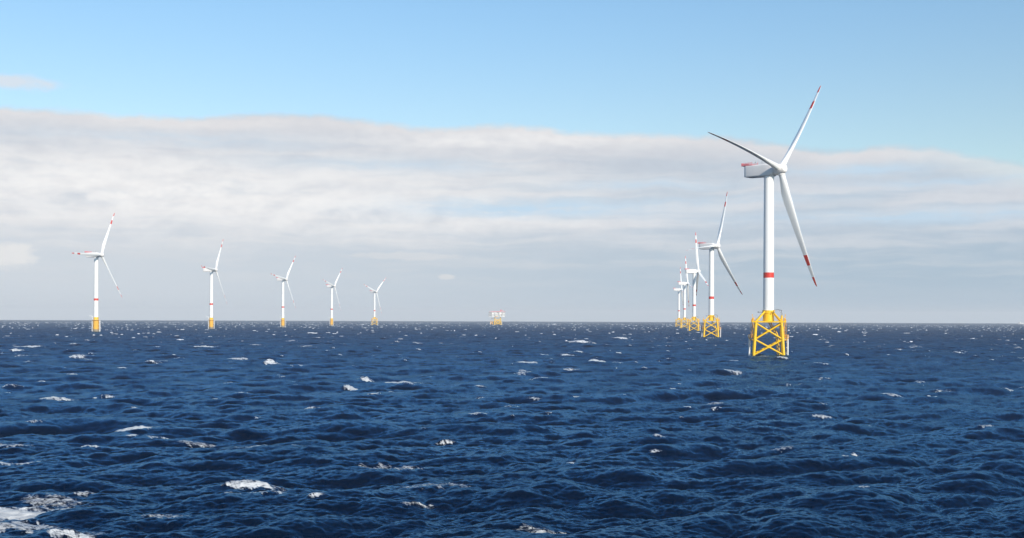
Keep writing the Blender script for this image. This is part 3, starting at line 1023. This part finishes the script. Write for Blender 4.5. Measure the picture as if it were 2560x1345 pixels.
# ------------------------------------------------------------------ offshore platform
D0 = 3600.0
bx = ray(1241, 810)[0] * D0
root = thing('offshore_platform', 'boxy offshore substation platform on a yellow lattice base at the centre of the horizon', 'platform', (bx, D0, drop(bx, D0)), R(2))
hwx = lambda z: 11.0 - 0.12 * z
cor = ((-1, -1), (1, -1), (1, 1), (-1, 1))
for sx, sy in cor:
    mb = MB()
    mb.path([(4 + sx * hwx(-5), sy * hwx(-5), -5), (4 + sx * hwx(20), sy * hwx(20), 25.2)], 1.2, 14)
    mb.build('leg', M_YEL, root)
for i in range(4):
    a, b = cor[i], cor[(i + 1) % 4]
    for (z0, z1) in ((0.5, 9), (9, 18)):
        for (u, v_) in ((a, b), (b, a)):
            mb = MB()
            mb.path([(4 + u[0] * hwx(z0), u[1] * hwx(z0), z0), (4 + v_[0] * hwx(z1), v_[1] * hwx(z1), z1)], 0.8, 10)
            mb.build('brace', M_YEL, root)
mb = MB()
for x0 in (-2.5, 0.5, 3.5, 7.5, 10.0):
    mb.path([(x0, -8.5, -4), (x0 * 0.9 + 0.4, -8, 19)], 0.55, 10)
mb.box((-6, -9.5, 13.2), (14, 9.5, 13.8))
mb.build('riser_pipes', M_YEL, root)
mb = MB()
for (x0, y0) in ((-19, -5), (-12.5, -5), (-19, 5), (-12.5, 5)):
    mb.path([(x0, y0, -4), (x0 + 0.6, y0, 12)], 0.9, 10)
for (x0, x1, z0, z1) in ((-19, -12, 1, 11), (-12, -19, 1, 11)):
    for y0 in (-5, 5):
        mb.path([(x0, y0, z0), (x1, y0, z1)], 0.6, 8)
mb.box((-20, -6.5, 11.6), (-11.5, 6.5, 12.4))
mb.build('access_tower', M_ORA, root)
for x0 in (-19.6, 17.5):
    mb = MB()
    for y_ in (-9.0, -7.0):
        mb.path([(x0, y_, -3), (x0, y_, 8.5)], 0.6, 8)
    for z in (1, 3, 5, 7):
        mb.path([(x0, -9, z), (x0, -7, z)], 0.25, 6)
    mb.path([(x0, -7.5, 8), (x0 * 0.75, -7.5, 9)], 0.4, 6)
    mb.build('boat_landing', M_FEND, root)
mb = MB()
mb.box((-18, -9, 17.2), (-8.5, 9, 18.0))
mb.box((-16.5, -8, 18.0), (-10, 8, 21.6))
mb.path([(-17, -8.5, 18), (-17, -8.5, 23)], 0.3, 6)
mb.path([(-9, -8.5, 18), (-13, -8.5, 22.6)], 0.3, 6)
mb.build('lower_deck', M_GREY, root)
mb = MB()
mb.box((-23, -14, 22.6), (26, 14, 23.6))
mb.box((-23, -14, 28.4), (26, 14, 29.0))
mb.box((-21, -14, 34.2), (27, 14, 34.9))
for x0 in (-22.4, -14.3, -6, 2, 10, 18, 25.3):
    mb.path([(x0, -13.6, 23), (x0, -13.6, 34.5)], 0.35, 8)
    mb.path([(x0, 13.6, 23), (x0, 13.6, 34.5)], 0.35, 8)
ts = mb.build('topside_frame', M_LITE, root)
mb = MB()
mb.box((-22.5, -12.4, 23.62), (-15, 12.4, 34.1))
mb.build('plant_room', M_GREY, root)
for (x0, x1, z0, z1, m_) in ((-13.5, -7, 23.62, 28.3, M_LITE), (-5.2, 1.2, 29.02, 34.1, M_LITE), (-13.2, -6.5, 29.02, 33.4, M_FEND), (-3.6, 6.2, 25.0, 28.3, M_FEND), (7.5, 15.5, 29.02, 34.1, M_FEND),
                            (8.5, 14, 23.62, 28.3, M_LITE), (17.5, 24.5, 29.02, 33.5, M_LITE), (16.2, 24.8, 23.62, 27.6, M_FEND)):
    mb = MB()
    mb.box((x0, -12.8, z0), (x1, 11, z1))
    for k in range(4):
        xa = x0 + (x1 - x0) * (k + 0.25) / 4
        mb.box((xa, -12.95, z0 + 0.4), (xa + (x1 - x0) * 0.1, -12.8, z1 - 0.5))
    mb.build('container_module', M_LITE if x0 in (-3.6, 16.2) else m_, root)
mb = MB()
mb.box((-14.6, -9.5, 23.62), (26.0, 12.0, 28.38))
mb.box((-14.6, -9.5, 29.02), (26.0, 12.0, 34.15))
mb.build('inner_wall', M_LITE, root)
mb = MB()
mb.box((-8, -9.2, 19.4), (16, 9.2, 22.5))
mb.build('cellar_deck', M_GREY, root)
mb = MB()
mb.box((-2, -13.2, 23.62), (4, 9, 24.9))
mb.build('cable_tray', M_ORA, root)
mb = MB()
mb.box((-14, -13, 34.9), (14, 8, 35.9))
mb.railing([(-20, -13.7, 34.9), (26.5, -13.7, 34.9), (26.5, 13.7, 34.9), (-20, 13.7, 34.9)], 1.4, 0.12, True, 3)
mb.build('roof_plant', M_PINK, root)
mb = MB()
mb.path([(13, -9, 34.9), (13, -9, 38.0)], 1.1, 12)
mb.box((11.2, -10.6, 38.0), (15.4, -7.4, 40.4))
mb.path([(14.5, -9, 39.6), (22, -9, 37.2)], [0.7, 0.3], 8)
mb.build('crane', M_PINK, root)
mb = MB()
mb.path([(-20, 6, 34.9), (-20, 6, 39)], 0.2, 6)
mb.path([(24, 8, 34.9), (24, 8, 41)], 0.2, 6)
mb.build('aerial', M_GREY, root)

for o in root.children:
    if o.name.split('.')[0] in ('topside_frame', 'plant_room', 'container_module', 'inner_wall', 'cable_tray', 'roof_plant', 'crane', 'aerial'):
        for v_ in o.data.vertices:
            v_.co.z = 25.0 + (v_.co.z - 22.6) * 1.28
            v_.co.x = v_.co.x * 1.08 - 0.6

# ------------------------------------------------------------------ distant ship
D1 = 7000.0
bx = ray(2569, 805)[0] * D1
root = thing('cargo_ship', 'faint pale ship on the horizon at the far right edge', 'ship', (bx, D1, drop(bx, D1)), R(4))
mb = MB()
secs = []
for (x0, hwid, zt) in ((-62, 0.3, 9.5), (-58, 4, 9.0), (-48, 9, 8.2), (-20, 10, 7.4), (40, 10, 7.4), (58, 8.5, 8), (62, 6, 8)):
    secs.append([(x0, -hwid, zt), (x0 + (3 if x0 < -50 else 0), -hwid * 0.8, -4), (x0 + (3 if x0 < -50 else 0), hwid * 0.8, -4), (x0, hwid, zt)])
vs = [q for s_ in secs for q in s_]
fs = [(i * 4 + k, i * 4 + (k + 1) % 4, (i + 1) * 4 + (k + 1) % 4, (i + 1) * 4 + k) for i in range(len(secs) - 1) for k in range(4)]
fs += [(3, 2, 1, 0), tuple((len(secs) - 1) * 4 + k for k in range(4))]
mb.add(vs, fs)
mb.build('hull', M_LITE, root)
mb = MB()
mb.box((-54, -5, 8.4), (-44, 5, 13.5))
mb.path([(-50, 0, 13), (-50, 0, 19)], 0.4, 6)
mb.build('foremast_house', M_LITE, root)
mb = MB()
mb.box((-6, -8, 7.4), (6, 8, 19))
mb.box((-4.5, -9, 19), (4, 9, 22))
mb.box((6, -7, 7.4), (16, 7, 13))
mb.path([(0, 0, 22), (0, 0, 28)], [0.7, 0.3], 6)
mb.build('superstructure', M_FEND, root)
mb = MB()
mb.box((9, -2.5, 13), (14, 2.5, 19.5))
mb.build('funnel', M_PINK, root)

# ------------------------------------------------------------------ haze
mb = MB()
mb.box((-24000, -24000, -80), (24000, 24000, 190))
hz = mb.build('haze', [], None)
hm = bpy.data.materials.new('sea_haze')
hm.use_nodes = True
t = NT(hm.node_tree)
t.n.remove(t.n['Principled BSDF'])
pv = t.new('ShaderNodeVolumePrincipled')
pv.inputs['Color'].default_value = (0.97, 0.95, 0.92, 1)
pv.inputs['Density'].default_value = 7.5e-5
pv.inputs['Anisotropy'].default_value = 0.0
t.l.new(pv.outputs[0], t.n['Material Output'].inputs['Volume'])
hz.data.materials.append(hm)
hz['kind'] = 'stuff'
hz['label'] = 'thin pale haze over the sea'
hz.visible_shadow = True
